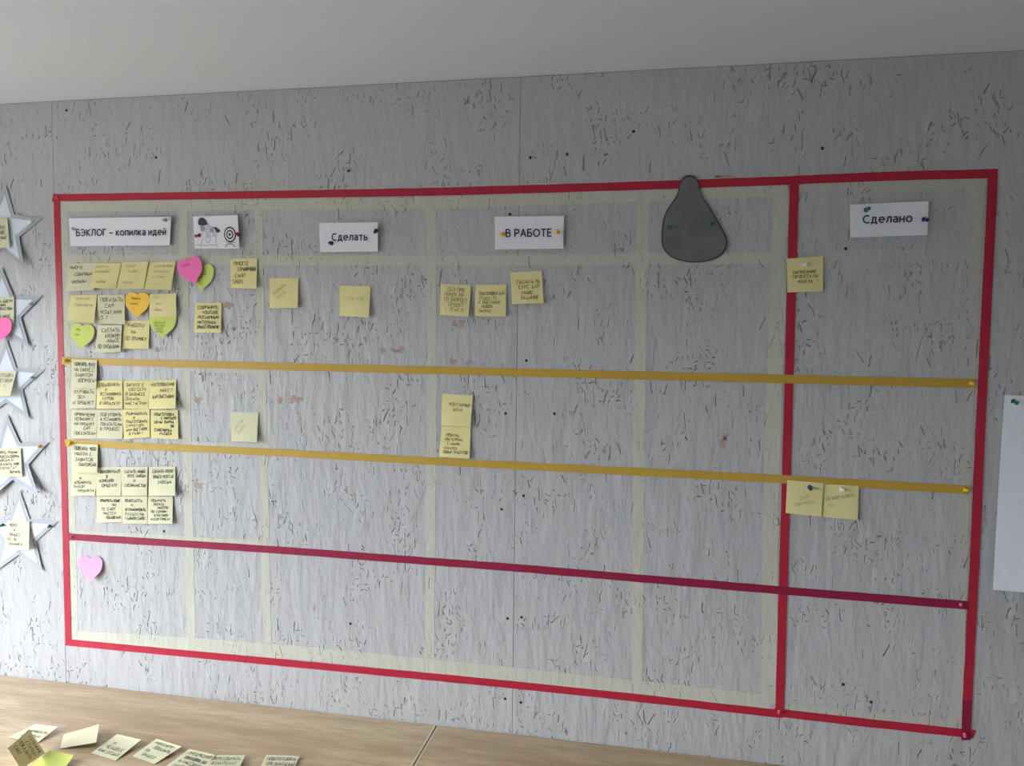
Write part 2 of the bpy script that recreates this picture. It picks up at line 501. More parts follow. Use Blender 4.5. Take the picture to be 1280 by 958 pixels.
G = 'red tape strips of the board frame'
rt = lambda pts, lay, lab, mat='red', w=0.0187: tape('red_tape', pts, w, lay, M[mat], lab, G)
rt([(66, 247.5), (200, 245.5), (360, 243), (520, 240.5), (720, 235), (900, 229), (996, 225.5)], 0.0010, 'long red tape along the top of the board')
rt([(986, 226), (1010, 224.5), (1110, 220.5), (1246, 217)], 0.0014, 'short red tape along the top right corner field')
rt([(71, 243), (78.5, 520), (82.5, 670), (86, 806)], 0.0013, 'upright red tape at the left end of the board')
rt([(993, 221), (984, 550), (980, 690), (974, 896)], 0.0017, 'upright red tape between the wide fields and the done field')
rt([(1241, 213), (1224, 560), (1216, 740), (1208.5, 880)], 0.0018, 'upright red tape at the right end of the board')
rt([(1208.6, 876), (1207, 925)], 0.0022, 'short dark double end of the right red tape', 'maroon')
rt([(82, 803), (240, 818), (400, 833), (640, 856), (800, 873), (978, 893)], 0.0010, 'long red tape along the bottom of the board')
rt([(968, 890.5), (1090, 904.5), (1218, 918)], 0.0014, 'short red tape along the bottom right corner field')
rt([(86, 671), (340, 687), (640, 709.5), (975, 738), (1211, 757)], 0.0020, 'dark maroon tape crossing the lower part of the board', 'maroon')
G = 'ochre lane tapes'
tape('ochre_tape', [(78, 451), (340, 458), (640, 465.5), (960, 473.5), (1218, 479.5)], 0.0190, 0.0024, M['ochre'], 'upper ochre tape crossing the board', G)
tape('ochre_tape', [(82, 553.5), (340, 565.5), (640, 582), (960, 598), (1211, 612.5)], 0.0185, 0.0024, M['ochre'], 'lower ochre tape crossing the board', G)

# ------------------------------------------------------------------ pen strokes
GL = {'А': '00,26,40;12,32', 'Б': '46,06,00,30,41,42,33,03', 'В': '00,06,36,45,44,33,03;33,42,41,30,00', 'Г': '00,06,46', 'Д': '10,26,30;00,40',
      'Е': '40,00,06,46;03,33', 'Ж': '00,46;06,40;20,26', 'З': '05,16,36,45,44,33,13;33,42,41,30,10,01', 'И': '06,00,46,40', 'Й': '06,00,46,40;17,37',
      'К': '00,06;46,03,40', 'Л': '00,26,40', 'М': '00,06,23,46,40', 'Н': '00,06;40,46;03,43', 'О': '10,01,05,16,36,45,41,30,10', 'П': '00,06,46,40',
      'Р': '00,06,36,45,44,33,03', 'С': '45,36,16,05,01,10,30,41', 'Т': '06,46;20,26', 'У': '06,23;46,10,00', 'Ф': '20,26;15,04,13,33,44,35,15',
      'Х': '00,46;06,40', 'Ц': '06,00,40,46', 'Ч': '06,03,43;46,40', 'Ш': '06,00,40,46;20,26', 'Щ': '06,00,40,46;20,26', 'Ы': '06,00,20,22,03;46,40',
      'Ь': '06,00,30,41,42,33,03', 'Э': '05,16,36,45,41,30,10,01;13,43', 'Ю': '00,06;03,13;20,11,15,26,36,45,41,30,20', 'Я': '40,46,16,05,04,13,43;13,00',
      '-': '13,33', '.': '10,11', '_': '00,40', '5': '46,06,04,34,42,30,00', 'U': '06,01,10,30,41,46', 'S': '45,36,16,05,14,33,42,30,10,01', 'Y': '06,23,46;23,20', '1': '04,26,20'}
SMALL = {'a': 'А', }


def strokes_for(lines, seed, slant=0.08, top=0.10, bottom=0.92, left=0.07, right=0.95, rot=0.0, hmax=0.13):
    """handwritten lines as polylines in sheet (u, v)"""
    rnd = random.Random(seed)
    out = []
    n = len(lines)
    step = (bottom - top) / max(n, 3)
    h = min(hmax, step * 0.66)
    for i, ln in enumerate(lines):
        ind = len(ln) - len(ln.lstrip())
        s = ln.strip()
        adv = min(h * 0.82, (right - left - 0.05 * ind) / max(1, len(s)))
        u = left + 0.05 * ind + rnd.uniform(0, 0.02)
        base = top + step * i + h
        drift = rnd.uniform(-0.02, 0.02)
        for ch in s:
            g = GL.get(ch.upper())
            big = rnd.uniform(0.82, 1.1)
            if g:
                for st in g.split(';'):
                    pl = []
                    for q in st.split(','):
                        gx, gy = int(q[0]) / 4, int(q[1]) / 6
                        gx += rnd.uniform(-0.07, 0.07); gy += rnd.uniform(-0.05, 0.05)
                        uu = u + gx * adv * 0.72 + gy * h * slant
                        vv = base - gy * h * big + drift * (u - left)
                        if rot:
                            du, dv = uu - 0.5, vv - 0.5
                            uu, vv = 0.5 + du * math.cos(rot) + dv * math.sin(rot), 0.5 - du * math.sin(rot) + dv * math.cos(rot)
                        pl.append((uu, vv))
                    out.append(pl)
            u += adv * rnd.uniform(0.92, 1.06) if ch != ' ' else adv * 0.7
    return out


def ribbons(name, S, lines, width, mat, parent, eps=0.0006):
    """thin flat ink strips lying on the sheet surface S(u, v)"""
    v, f = [], []
    for pl in lines:
        P = []
        for a, b in zip(pl, pl[1:]):
            P += [a, ((a[0] + b[0]) / 2, (a[1] + b[1]) / 2)]
        P.append(pl[-1])
        pts = [S(*q) for q in P]
        k = len(v)
        for i, p in enumerate(pts):
            u_, v_ = P[i]
            du = (S(u_ + 0.01, v_) - S(u_ - 0.01, v_)); dv = (S(u_, v_ - 0.01) - S(u_, v_ + 0.01))
            nn = du.cross(dv).normalized()
            d = pts[min(i + 1, len(pts) - 1)] - pts[max(i - 1, 0)]
            if d.length < 1e-7:
                d = du
            sd = nn.cross(d).normalized() * (width / 2)
            v += [p + nn * eps + sd, p + nn * eps - sd]
        for i in range(len(pts) - 1):
            a = k + 2 * i
            f.append((a, a + 1, a + 3, a + 2))
    o = mesh(name, v, f, mat, parent)
    if name == 'handwriting':
        o['kind'] = 'stuff'
    return o


# ------------------------------------------------------------------ sheets
def sheet_fn(c, lifts, place=at, pw=1.8, bow=0.0):
    """c: TL, TR, BR, BL as seen; lifts: how far each corner stands off the surface"""
    def S(u, v):
        lt = lifts[0] + (lifts[1] - lifts[0]) * u
        lb = lifts[3] + (lifts[2] - lifts[3]) * u
        vv = max(0.0, min(1.0, v))
        lf = lt + (lb - lt) * vv ** pw + bow * math.sin(math.pi * max(0, min(1, u))) * vv
        x = (c[0][0] * (1 - u) + c[1][0] * u) * (1 - v) + (c[3][0] * (1 - u) + c[2][0] * u) * v
        y = (c[0][1] * (1 - u) + c[1][1] * u) * (1 - v) + (c[3][1] * (1 - u) + c[2][1] * u) * v
        return place(x, y, lf)
    return S


def sheet(name, S, mat, parent=None, n=11, thick=0.00025):
    v = [S(i / (n - 1), j / (n - 1)) for j in range(n) for i in range(n)]
    f = [(j * n + i, (j + 1) * n + i, (j + 1) * n + i + 1, j * n + i + 1) for j in range(n - 1) for i in range(n - 1)]
    o = mesh(name, v, f, mat, parent, False)
    s = o.modifiers.new('thickness', 'SOLIDIFY')
    s.thickness = thick
    s.offset = -1
    return o


def note(c, lifts, lines, label, group, mat='yellow', ink='ink', w=0.0011, place=at, seed=None, **kw):
    bow = kw.pop('bow', 0.0015)
    pw = kw.pop('pw', 1.8)
    S = sheet_fn(c, lifts, place, pw, bow)
    o = tag(sheet('sticky_note', S, M[mat]), label, 'sticky note', group)
    if lines:
        ribbons('handwriting', S, strokes_for(lines, label, **kw), w, M[ink], o)
    return o


B = 'yellow sticky notes in the backlog column'
e = 0.0030
PC = dict(ink='pencil', w=0.0009, hmax=0.085)
# top row, curling away from the wall
note(((85.5, 329.3), (121, 329), (116.3, 363.3), (83, 364.3)), (e, e, .016, .014), ['МНОГО', '    СВАРНЫЙ', '  ДИЗАЙН'], 'pale sticky note at the left end of the top backlog row, small black writing', B, 'pale', hmax=.11, bottom=.85)
note(((118.5, 329), (151.5, 329), (144.5, 361), (111, 359.8)), (e + .002, e + .003, .027, .027), ['СОЗДАТЬ', 'КАРТОЧКИ', '', '   КОПИЯ'], 'curling sticky note with faint writing, second from left in the top backlog row', B, **PC)
note(((151.7, 328), (185.5, 327), (179.3, 361.3), (145.5, 361.3)), (e + .001, e + .003, .025, .025), ['  ПОДБОР', '     СЛОВА', '', '  ПОВТОР'], 'curling sticky note with faint writing, third from left in the top backlog row', B, **PC)
note(((185.8, 328), (219.4, 327), (213.4, 363), (180, 361.5)), (e, e + .001, .026, .024), ['   СДЕЛАТЬ ФОТО', '   ДЛЯ САЙТА', '   И ГРУПП', '_________'], 'curling sticky note nearest the pink heart, right end of the top backlog row', B, **PC)
# second row
note(((88, 369), (121.3, 368.6), (117.3, 404), (83.5, 402)), (e, e + .001, .022, .022), ['   ОПИСАНИЕ', '   ТОВАРОВ НА'], 'nearly blank curling sticky note directly above the lime heart', B, bottom=.8, **PC)
note(((122, 369), (155.8, 368.5), (155.8, 405.5), (121.3, 404.6)), (e, e + .001, .012, .010), [' ПОКАЗАТЬ', '    САМ', ' ИЗДЕЛИЯ', ' 5 Т -'], 'sticky note with large black writing directly left of the orange heart', B, 'pale', hmax=.14)
note(((187, 368), (220, 367), (220.3, 397), (187, 396)), (e + .004, e + .004, .012, .012), [' ПРО', '   ДОМ', '  ЛЮДИ'], 'olive tinged sticky note right of the orange heart, over a lime heart', B, ink='pencil', w=.0008, hmax=.09)
# third row
note(((122.5, 407), (152.3, 406.5), (150.6, 440), (119, 441.5)), (e + .003, e + .005, .016, .014), ['  СДЕЛАТЬ', '     ДИЗАЙН', '       ЛИДОС', 'ПО ПРОДАЖАМ'], 'pale sticky note with black writing just right of the lime heart, above ochre tape', B, 'pale', hmax=.14)
note(((154, 401), (187, 401), (185.6, 436.5), (152, 436)), (e, e, .008, .008), ['  РАБОТЫ', '     НА', ' ПО ТРАФИКУ'], 'sticky note with black writing directly below the orange heart', B, hmax=.13, bottom=.8)
# second lane
note(((89, 477), (121, 478), (119.3, 510.4), (87.3, 510.7)), (e, e, .010, .008), ['', ' УЛУЧШАТЬ', '    ЗЕЛ', ' К ПРОДУКТ'], 'sticky note half hidden below the note on the upper ochre tape', B, 'pale', hmax=.13)
note(((89, 449.4), (121.2, 450.3), (120.2, 485.3), (89.4, 485)), (e + .003, e + .003, .014, .012), [' ПОМЕНЯТЬ ФОТО', ' НА САЙТЕ С', ' ЗАЩИТОЙ', '    ВОПРОСЫ'], 'pale sticky note stuck over the left end of the upper ochre tape', B, 'pale', bottom=.86)
note(((121, 476), (153, 475.6), (153, 510.8), (120.5, 511)), (e + .002, e + .002, .010, .009), [' ПОДОБРАТЬ', '     И', ' УСТАНОВИТЬ', '   ГЕРОИ', ' К ПРОДУКТУ'], 'second from left of the row just under the upper ochre tape, lined with writing', B)
note(((153.3, 476), (186.2, 475.6), (185.6, 511.6), (153, 511)), (e, e, .007, .007), [' ЗАПУСК К', '   СОЦ СЕТИ', ' В БИЗНЕСЕ', ' ОНЛАЙН', ' ИНСТАГРАМ'], 'third from left of the row just under the upper ochre tape, five written lines', B)
note(((186.4, 475.6), (220.2, 475), (219.2, 511), (186, 511.5)), (e, e, .018, .010), ['ИЗГОТОВЛЕНИЕ', '  30 МАКЕТ', ' ДЛЯ ВЫСТАВКИ'], 'right end of the row just under the upper ochre tape, lower half blank', B, hmax=.115, bottom=.72)
note(((89.7, 512.2), (121.5, 513), (120.6, 548.4), (88.6, 548.4)), (e, e, .006, .006), [' ПРИНАЧЕНИЕ', ' ПОЗИЦИЙ С', ' НА ПРОДУКТ', '        САМ', ' ПОКАЗАТЕЛИ'], 'left end of the note row resting on the lower ochre tape', B, 'pale')
note(((121.5, 513), (153.8, 513), (153, 549), (121.3, 548.4)), (e, e, .009, .007), [' ПОДГОТОВИТЬ', ' И УСТАНОВИТЬ', ' ПОКАЗАТЕЛИ', ' В ПРОЦЕСС', ''], 'second from left of the note row resting on the lower ochre tape', B, 'pale')
note(((153.8, 512), (187, 511.6), (187.3, 546.9), (153.3, 549.5)), (e, e, .008, .006), [' РАЗРАБОТАТЬ', '      И', ' ПОДГОТОВИТЬ', ' СТРУКТУРУ', ' ДЛЯ ВЫСТАВОК', '   В РАЗН 1'], 'slightly skewed note, third from left in the row resting on the lower ochre tape', B)
note(((188.4, 513), (222.4, 513), (222.9, 549), (188.4, 548.4)), (e, e, .008, .006), [' ПОДГОТОВКА', '      С НАРОДОМ', ' ЦЕНЫ ЗАРЯД', '             ЮК', ' СУВЕНИРКА', '     РАЗДЕЛ'], 'right end of the note row resting on the lower ochre tape, bold writing', B, w=.0014)
# third lane
note(((90, 587), (122, 588), (118.7, 619.7), (88, 619.7)), (e, e, .010, .006), ['', '     И', ' ДОБАВИТЬ', ' НАБОР', '    ПРОДУКТА'], 'sticky note half hidden below the note on the lower ochre tape', B, 'pale')
note(((88.8, 554.6), (122.4, 556), (121.4, 591.8), (89.7, 591)), (e + .003, e + .003, .014, .012), [' ПОМЕНЯТЬ ФОТО', ' НАЙТИ С', ' ЗАЩИТОЙ', '    ПАНТОФЕЛИ'], 'pale sticky note stuck over the left end of the lower ochre tape', B, 'pale', bottom=.84)
note(((121, 584.6), (152.2, 584), (151, 620), (120, 620)), (e + .001, e, .008, .008), [' ОБНОВИТЬСЯ', '      В', ' ИЗМЕНЯЯ', '   ОРБЕЛТУ'], 'second note in the row below the lower ochre tape, bold middle lines', B, 'pale', w=.0013, bottom=.75)
note(((151.8, 584), (184.5, 584), (183.6, 620), (151.6, 620)), (e, e, .009, .006), [' СДЕЛАТЬ НОВЫЕ', '   ФОТО ЗАВОДА', '        И', ' СПЕЦИАЛИСТОВ'], 'third note in the row below the lower ochre tape, blank lower third', B, 'pale', bottom=.74)
note(((186.2, 584), (219, 583.5), (219, 620), (185.8, 620)), (e, e, .016, .010), [' СДЕЛАТЬ НОВОЕ', '  ВИДЕО-МОНТАЖ', '     ЗАВОДА'], 'right end note below the lower ochre tape, three short lines', B, 'pale', bottom=.66, hmax=.11)
note(((121.2, 620.8), (152.2, 621), (152, 653), (120.8, 653.7)), (e, e, .008, .006), [' ПРИДУМАТЬ НОВЫЕ', '           ИХ', '  ТЕ САЙТ', '    МАСТЕР', '      ПОЛОЖЕНИЯ'], 'left of the three lowest notes in the backlog column', B, 'pale')
note(((152.2, 620.4), (184, 621), (183.8, 655), (152.2, 654.6)), (e, e, .008, .007), [' ВЫВОДИТЬ', '      И', ' АКТУАЛИЗИРОВАТЬ', ' РАЗДЕЛ НА', ' ГЛАВНОМ САЙТЕ'], 'middle of the three lowest notes in the backlog column', B, 'pale')
note(((185, 621), (216, 621), (215.4, 655), (184.5, 655)), (e, e, .012, .008), [' ПОДУМАТЬ', '   УБРАТЬ', '      НАБОРЫ', ' ПО СЕРИЯМ', '   ТЕМАТИКИ', ' АССОРТИМЕНТ'], 'right of the three lowest notes in the backlog column', B, 'pale')

P_ = 'yellow sticky notes outside the backlog column'
note(((288, 323.6), (321.5, 322.8), (320.6, 361), (288.5, 360)), (e, e, .014, .006), [' МНОГО', '    СТРАНИЧНЫЙ', '  САЙТ', 'UАВS'], 'sticky note with black writing below and right of the target picture', P_, hmax=.13)
note(((243.5, 379), (277, 378.7), (276, 416), (242.5, 416)), (e, e, .009, .005), [' СОХРАНИТЬ', '    YОUТUВЕ', ' РЕКЛАМНЫЙ', ' МАТЕРИАЛ', ' ВИДЕО РОЛИКОВ'], 'sticky note full of black writing left of a bare wood patch', P_, w=.0013)
note(((336.8, 348), (373, 347.6), (372, 385), (337, 385.4)), (e, e, .012, .006), ['  ДИЗАЙН', '  ЛЕНТЫ'], 'sticky note with slanting pencil scribble, alone just right of the second upright masking tape', P_, rot=.6, ink='pencil', w=.001, hmax=.11, top=.25, bottom=.8)
note(((424.7, 357), (463.4, 357.8), (461, 397), (424.4, 395.3)), (e, e, .012, .006), ['', '   СТР 15К', ''], 'lone sticky note with one faint line below the second printed title card', P_, ink='pencil', w=.001, hmax=.11)
note(((551, 355), (589, 356.7), (585.5, 396), (550, 393.8)), (e, e, .014, .007), ['   СЕО ПРО', ' ПОИСК НА', ' ПО ЗАПРОСУ', '    ПРОЕКТ', '  1 ЭТАП 5'], 'left of three sticky notes below the third printed title card', P_, ink='brown_ink', w=.0010)
note(((594.5, 356), (633, 356), (632, 396), (593.3, 395.4)), (e, e, .008, .005), ['', ' ПОДГОТОВКА ДЛЯ', ' ОТДЕЛ ТЗ', ' К ВЫСТАВКЕ', '   НОВОЕ', ' ЗАПРОС'], 'middle of three sticky notes below the third printed title card', P_, ink='brown_ink', w=.0010)
note(((638, 340.6), (677, 338.8), (679.7, 379), (640, 380.5)), (e, e, .010, .006), ['', '  СДЕЛАТЬ НА', '   КУРС ДЛЯ', '     НАШЕ', '    ЗАДАНИЕ'], 'tilted sticky note, right and highest of three below the third printed title card', P_, ink='brown_ink', w=.0011)
note(((553, 492), (591, 494.7), (588, 533.6), (551.4, 532)), (e + .001, e + .001, .014, .009), ['', '   МОНТАЖНЫЕ', '      ДЕЛА', '', ''], 'upper of two stacked sticky notes between the ochre tapes, two written lines', P_, ink='brown_ink', w=.0010, hmax=.1)
note(((552.4, 532.6), (588.6, 533.8), (586.6, 573.8), (548.4, 571.3)), (e, e, .010, .006), ['', '  МОДУЛЬ', '  МАТЕРИАЛ', '   С НАМИ', ' АНАЛИЗ', ' НОВЫХ ПРОЕКТОВ'], 'lower of two stacked sticky notes touching the lower ochre tape', P_, ink='brown_ink', w=.0010)
note(((288, 515), (323, 516), (321, 553), (289.3, 551.7)), (e, e, .014, .007), ['  ЛИСТОК', '  САЙТА'], 'pale sticky note with faint slanting scribble just above the lower ochre tape', P_, 'pale', rot=.8, ink='pencil', w=.001, hmax=.1, top=.25, bottom=.8)
note(((983.5, 323.5), (1029, 320.3), (1028.5, 364.5), (984.4, 365.7)), (e + .002, e, .006, .005), ['', '', '  НАПИСАНИЕ', '  ПРОЕКТА НА', '    МЕБЕЛЬ', ''], 'sticky note held by a white pin across the middle red tape', P_, ink='brown_ink', w=.0011)
note(((984, 600.3), (1029.2, 604), (1026.4, 646.2), (982, 641.5)), (e + .003, e + .003, .010, .008), ['', '', '      САЙТ', '  ПОРТФЕЛЬ', ''], 'sticky note held by a blue pin under the lower ochre tape', P_, ink='pencil', w=.001, hmax=.09, rot=.35)
note(((1028.6, 605.5), (1073.6, 607.8), (1072, 650.2), (1026, 646.3)), (e, e, .008, .006), ['', ' ДОГОВОР И СМЕТА', '  НА', ''], 'sticky note held by a white pin under the lower ochre tape', P_, ink='pencil', w=.001, hmax=.09, rot=.25)


# ------------------------------------------------------------------ hearts
def heart_outline(n=44):
    o = []
    for k in range(n):
        t = 2 * math.pi * k / n
        x = 16 * math.sin(t) ** 3
        y = 12.2 * math.cos(t) - 4.0 * math.cos(2 * t) - 1.6 * math.cos(3 * t) - 0.6 * math.cos(4 * t)
        x *= 1.0 + 0.05 * max(0.0, -y / 12)
        o.append((x / 16, -y))
    ys = [q[1] for q in o]
    lo, hi = min(ys), max(ys)
    out = []
    for x, y in o:                                       # x -1..1, y 0 (top) .. 1 (tip)
        y = (y - lo) / (hi - lo)
        if abs(x) < 0.35 and y < 0.3:
            y *= 0.62 + 0.38 * abs(x) / 0.35             # shallow notch
        if y > 0.35:
            x *= 1.0 + 0.30 * math.sin(math.pi * (y - 0.35) / 0.65) * (y - 0.1)   # full, rounded flanks
        out.append((x, y))
    return out


def radial(name, outline, centre, F, mat, parent=None, rings=6, smooth=True, thick=0.00025):
    n = len(outline)
    v = [F(*centre)]
    for r in range(1, rings + 1):
        s = r / rings
        v += [F(centre[0] + (x - centre[0]) * s, centre[1] + (y - centre[1]) * s) for x, y in outline]
    f = [(0, 1 + (k + 1) % n, 1 + k) for k in range(n)]
    for r in range(rings - 1):
        a, b = 1 + r * n, 1 + (r + 1) * n
        f += [(a + k, a + (k + 1) % n, b + (k + 1) % n, b + k) for k in range(n)]
    o = mesh(name, v, f, mat, parent, smooth)
    me = o.data
    bm = bmesh.new(); bm.from_mesh(me)
    bmesh.ops.recalc_face_normals(bm, faces=bm.faces[:])
    if sum(fc.normal.y for fc in bm.faces) > 0:
        bmesh.ops.reverse_faces(bm, faces=bm.faces[:])
    bm.to_mesh(me); bm.free()
    s = o.modifiers.new('thickness', 'SOLIDIFY')
    s.thickness, s.offset = thick, -1
    return o


def heart(cx, top, w, h, rot, base, tip, mat, label, ink=None, lines=None, place=at):
    """rot in degrees, positive swings the tip to the right"""
    a = math.radians(rot)

    def F(x, y):
        lx, ly = x * w / 2, y * h
        lf = base + (tip - base) * max(0.0, y) ** 1.8
        return place(cx + lx * math.cos(a) + ly * math.sin(a), top - lx * math.sin(a) + ly * math.cos(a), lf)
    o = tag(radial('heart_note', heart_outline(), (0, 0.42), F, M[mat], smooth=False), label, 'heart note', 'heart shaped sticky notes')
    if lines:
        S = lambda u, v: F((u - 0.5) * 1.5, v)
        ribbons('handwriting', S, strokes_for(lines, label, top=.2, bottom=.8, hmax=.07), 0.0009, M[ink], o)
    return o


heart(172, 365.3, 31, 33.5, -1.5, e, .012, 'orange', 'orange heart shaped note among the backlog notes', 'orange_ink', ['  ПРОДУМАТЬ', ' КОМПЛЕКТ', '    А'])
heart(203.7, 388, 34, 36.5, -2, e, .012, 'lime', 'lime heart shaped note poking out below an olive tinged note', 'lime_ink', ['', '', 'ПОКАЗАТЬ НА', 'САЙТЕ ЛЮДЕЙ', ' В РАБОТЕ', '  КРАСИВО'])
heart(104, 404.8, 30.5, 33.5, -6, e, .016, 'lime', 'lime heart shaped note beside the left red tape', 'lime_ink', [' НОВЫЕ', ' ФОТО'])
heart(255, 329.5, 27, 36, -6, e, .010, 'lime', 'lime heart shaped note partly hidden by the bright pink heart', 'lime_ink', ['', '    ПОКАЗАТЬ', '    НОВОЕ', '   ВИДЕО', '    ЦЕХА'])
heart(234, 322.6, 31, 35.5, 16, e + .006, .016, 'pink', 'bright pink heart shaped note over a lime heart', 'pink_ink', [' РЕКЛАМА'])
heart(112.8, 695, 30.5, 33.5, 0, e, .020, 'palepink', 'light pink heart shaped note alone in the bottom lane', None, None)


# ------------------------------------------------------------------ paper stars
def star_pts(inset=0.0):
    tips = []
    for k in range(10):
        a = math.pi * k / 5
        r = 1.0 if k % 2 == 0 else 0.435
        if inset:
            r = (1.0 - inset * 2.05) if k % 2 == 0 else (0.435 - inset * 0.86)
        tips.append((r * math.sin(a), -r * math.cos(a)))
    out = []
    for a, b in zip(tips, tips[1:] + tips[:1]):
        out += [(a[0] + (b[0] - a[0]) * k / 4, a[1] + (b[1] - a[1]) * k / 4) for k in range(4)]
    return out


def star(cx, cy, R, rot, curl, label, base=0.003):
    a = math.radians(rot)

    def F(x, y, d=0.0):
        lx, ly = x * R * 0.93, y * R * 1.04
        lf = base + curl[0] * max(0.0, y) ** 2 + curl[1] * max(0.0, -y) ** 2 + curl[2] * max(0, x) ** 2 * max(0.0, y + 0.1)
        return at(cx + lx * math.cos(a) - ly * math.sin(a), cy + lx * math.sin(a) + ly * math.cos(a), lf + d)
    o = tag(radial('paper_star', star_pts(), (0, 0), F, M['star_grey'], None, 6, False), label, 'paper star', 'pinned paper stars')
    radial('printed_centre', star_pts(0.115), (0, 0), lambda x, y: F(x, y, 0.0006), M['star_light'], o, 6, False, 0.0001)
    return o


star(3.5, 287.5, 54.5, 3.5, (.012, .0, .03), 'topmost of the grey edged paper stars, lower points curling', .003)
star(4.5, 390.5, 55, -3, (.004, .0, .0), 'second paper star from the top, carrying a pink heart', .0045)
star(7.5, 479.5, 54, 0.5, (.006, .0, .0), 'third paper star from the top, middle of the five', .003)
star(13.5, 575, 55.5, -5, (.022, .0, .02), 'fourth paper star from the top, held by a yellow pin', .0045)
star(24, 669, 54.5, 0.5, (.004, .0, .0), 'lowest of the paper stars, note on it with five lines', .003)
SN = 'sticky notes on the paper stars'
note(((-25, 272), (9, 273), (12, 309.8), (-24, 311)), (.008, .010, .014, .014), ['', 'НА ФОТО САЙТЕ', '   ПРО НАШЕ', '   СОЗДАНИЕ', ' ДЛЯ НАС'], 'sticky note cut by the picture edge on the topmost paper star', SN, 'pale')
note(((-18, 372), (17.6, 371), (17.3, 405.5), (-18, 407)), (.009, .009, .011, .011), [' СДЕЛАТЬ БЫСТР', ' СОЗДАНИЯ', ' ПРОИЗВОДСТВА', '        С', '     НА САЙТЕ', '     СКЛАД'], 'sticky note on the second paper star, behind a pink heart', SN, 'pale', w=.0013)
heart(0, 396.5, 31, 33.5, -5, .015, .022, 'pink', 'pink heart shaped note on the second paper star at the picture edge')
note(((-15, 463), (20.5, 464.5), (12.5, 495.3), (-20, 496)), (.008, .008, .026, .022), ['  ПОДГОТОВКА', '    ПЕРЕГОВОР', '      НА 1', '        А'], 'bent sticky note on the third paper star', SN, 'pale')
note(((-10, 561), (25.7, 560), (27.6, 595.8), (-9, 597)), (.009, .009, .016, .012), ['  СНЯТЬ РОЛИК', '  ПРОЦЕССА СБОРКИ', '  ЗАВОДА И', '  ПОКАЗАТЬ НАШ', '  РЕЗУЛЬТАТ', '          ОБУЧАТЬ'], 'sticky note on the fourth paper star, last line underlined', SN, 'pale')
note(((8.8, 651), (36.8, 652), (36, 687.5), (5.6, 687)), (.008, .008, .024, .016), [' ФОТО', '     И', '  ВИДЕО', 'ПО ЗВ', ' ПОЧИНКА'], 'sticky note on the lowest paper star, reading about photo and video', SN, 'pale', hmax=.14)


# ------------------------------------------------------------------ printed cards
X = 0.72      # x-height of the printed letters, the capitals being 1 high
PG = {'Б': (.56, 'L0,0,0,1 L0,1,.48,1 L0,.56,.3,.56 E.3,.28,.25,.28,-90,90 L0,0,.3,0'), 'Э': (.64, 'E.22,.5,.42,.5,-130,130 L.16,.51,.6,.51'),
      'К': (.58, 'L0,0,0,1 L.06,.5,.54,1 L.06,.5,.57,0'), 'Л': (.64, 'L.15,1,.62,1 L.62,0,.62,1 L.17,1,.13,.35 L.13,.35,0,0'), 'О': (.78, 'E.39,.5,.39,.5,0,360'),
      'Г': (.46, 'L0,0,0,1 L0,1,.46,1'), 'В': (.56, 'L0,0,0,1 L0,1,.28,1 E.28,.77,.22,.23,-90,90 L0,.54,.3,.54 E.3,.27,.25,.27,-90,90 L0,0,.3,0'),
      'Р': (.54, 'L0,0,0,1 L0,1,.28,1 E.28,.73,.26,.27,-90,90 L0,.46,.28,.46'), 'А': (.68, 'L0,0,.34,1 L.34,1,.68,0 L.13,.32,.55,.32'), 'Т': (.6, 'L0,1,.6,1 L.3,0,.3,1'),
      'Е': (.46, 'L0,0,0,1 L0,1,.46,1 L0,.52,.42,.52 L0,0,.46,0'), 'С': (.62, 'E.42,.5,.42,.5,58,302'), 'к': (.44, 'L0,0,0,.72 L.06,.36,.4,.72 L.06,.36,.44,0'),
      'о': (.58, 'E.29,.36,.29,.36,0,360'), 'п': (.45, 'L0,0,0,.72 L0,.72,.45,.72 L.45,0,.45,.72'), 'и': (.46, 'L0,0,0,.72 L.46,0,.46,.72 L0,.04,.46,.68'),
      'й': (.46, 'L0,0,0,.72 L.46,0,.46,.72 L0,.04,.46,.68 E.23,1.04,.13,.1,190,350'), 'л': (.48, 'L.14,.72,.48,.72 L.48,0,.48,.72 L.15,.72,.1,.25 L.1,.25,0,0'),
      'а': (.43, 'L.43,0,.43,.46 E.23,.46,.2,.26,0,150 E.21,.2,.21,.2,0,360'), 'д': (.58, 'L0,0,.58,0 L0,0,0,-.18 L.58,0,.58,-.18 L.47,0,.47,.72 L.18,.72,.47,.72 L.18,.72,.1,.02'),
      'е': (.56, 'E.29,.36,.29,.36,0,312 L.04,.37,.55,.37'), 'т': (.46, 'L0,.72,.46,.72 L.23,0,.23,.72'), 'ь': (.42, 'L0,0,0,.72 L0,.4,.2,.4 E.2,.2,.2,.2,-90,90 L0,0,.2,0'),
      'н': (.46, 'L0,0,0,.72 L.46,0,.46,.72 L0,.36,.46,.36'), '–': (.5, 'L0,.38,.5,.38')}


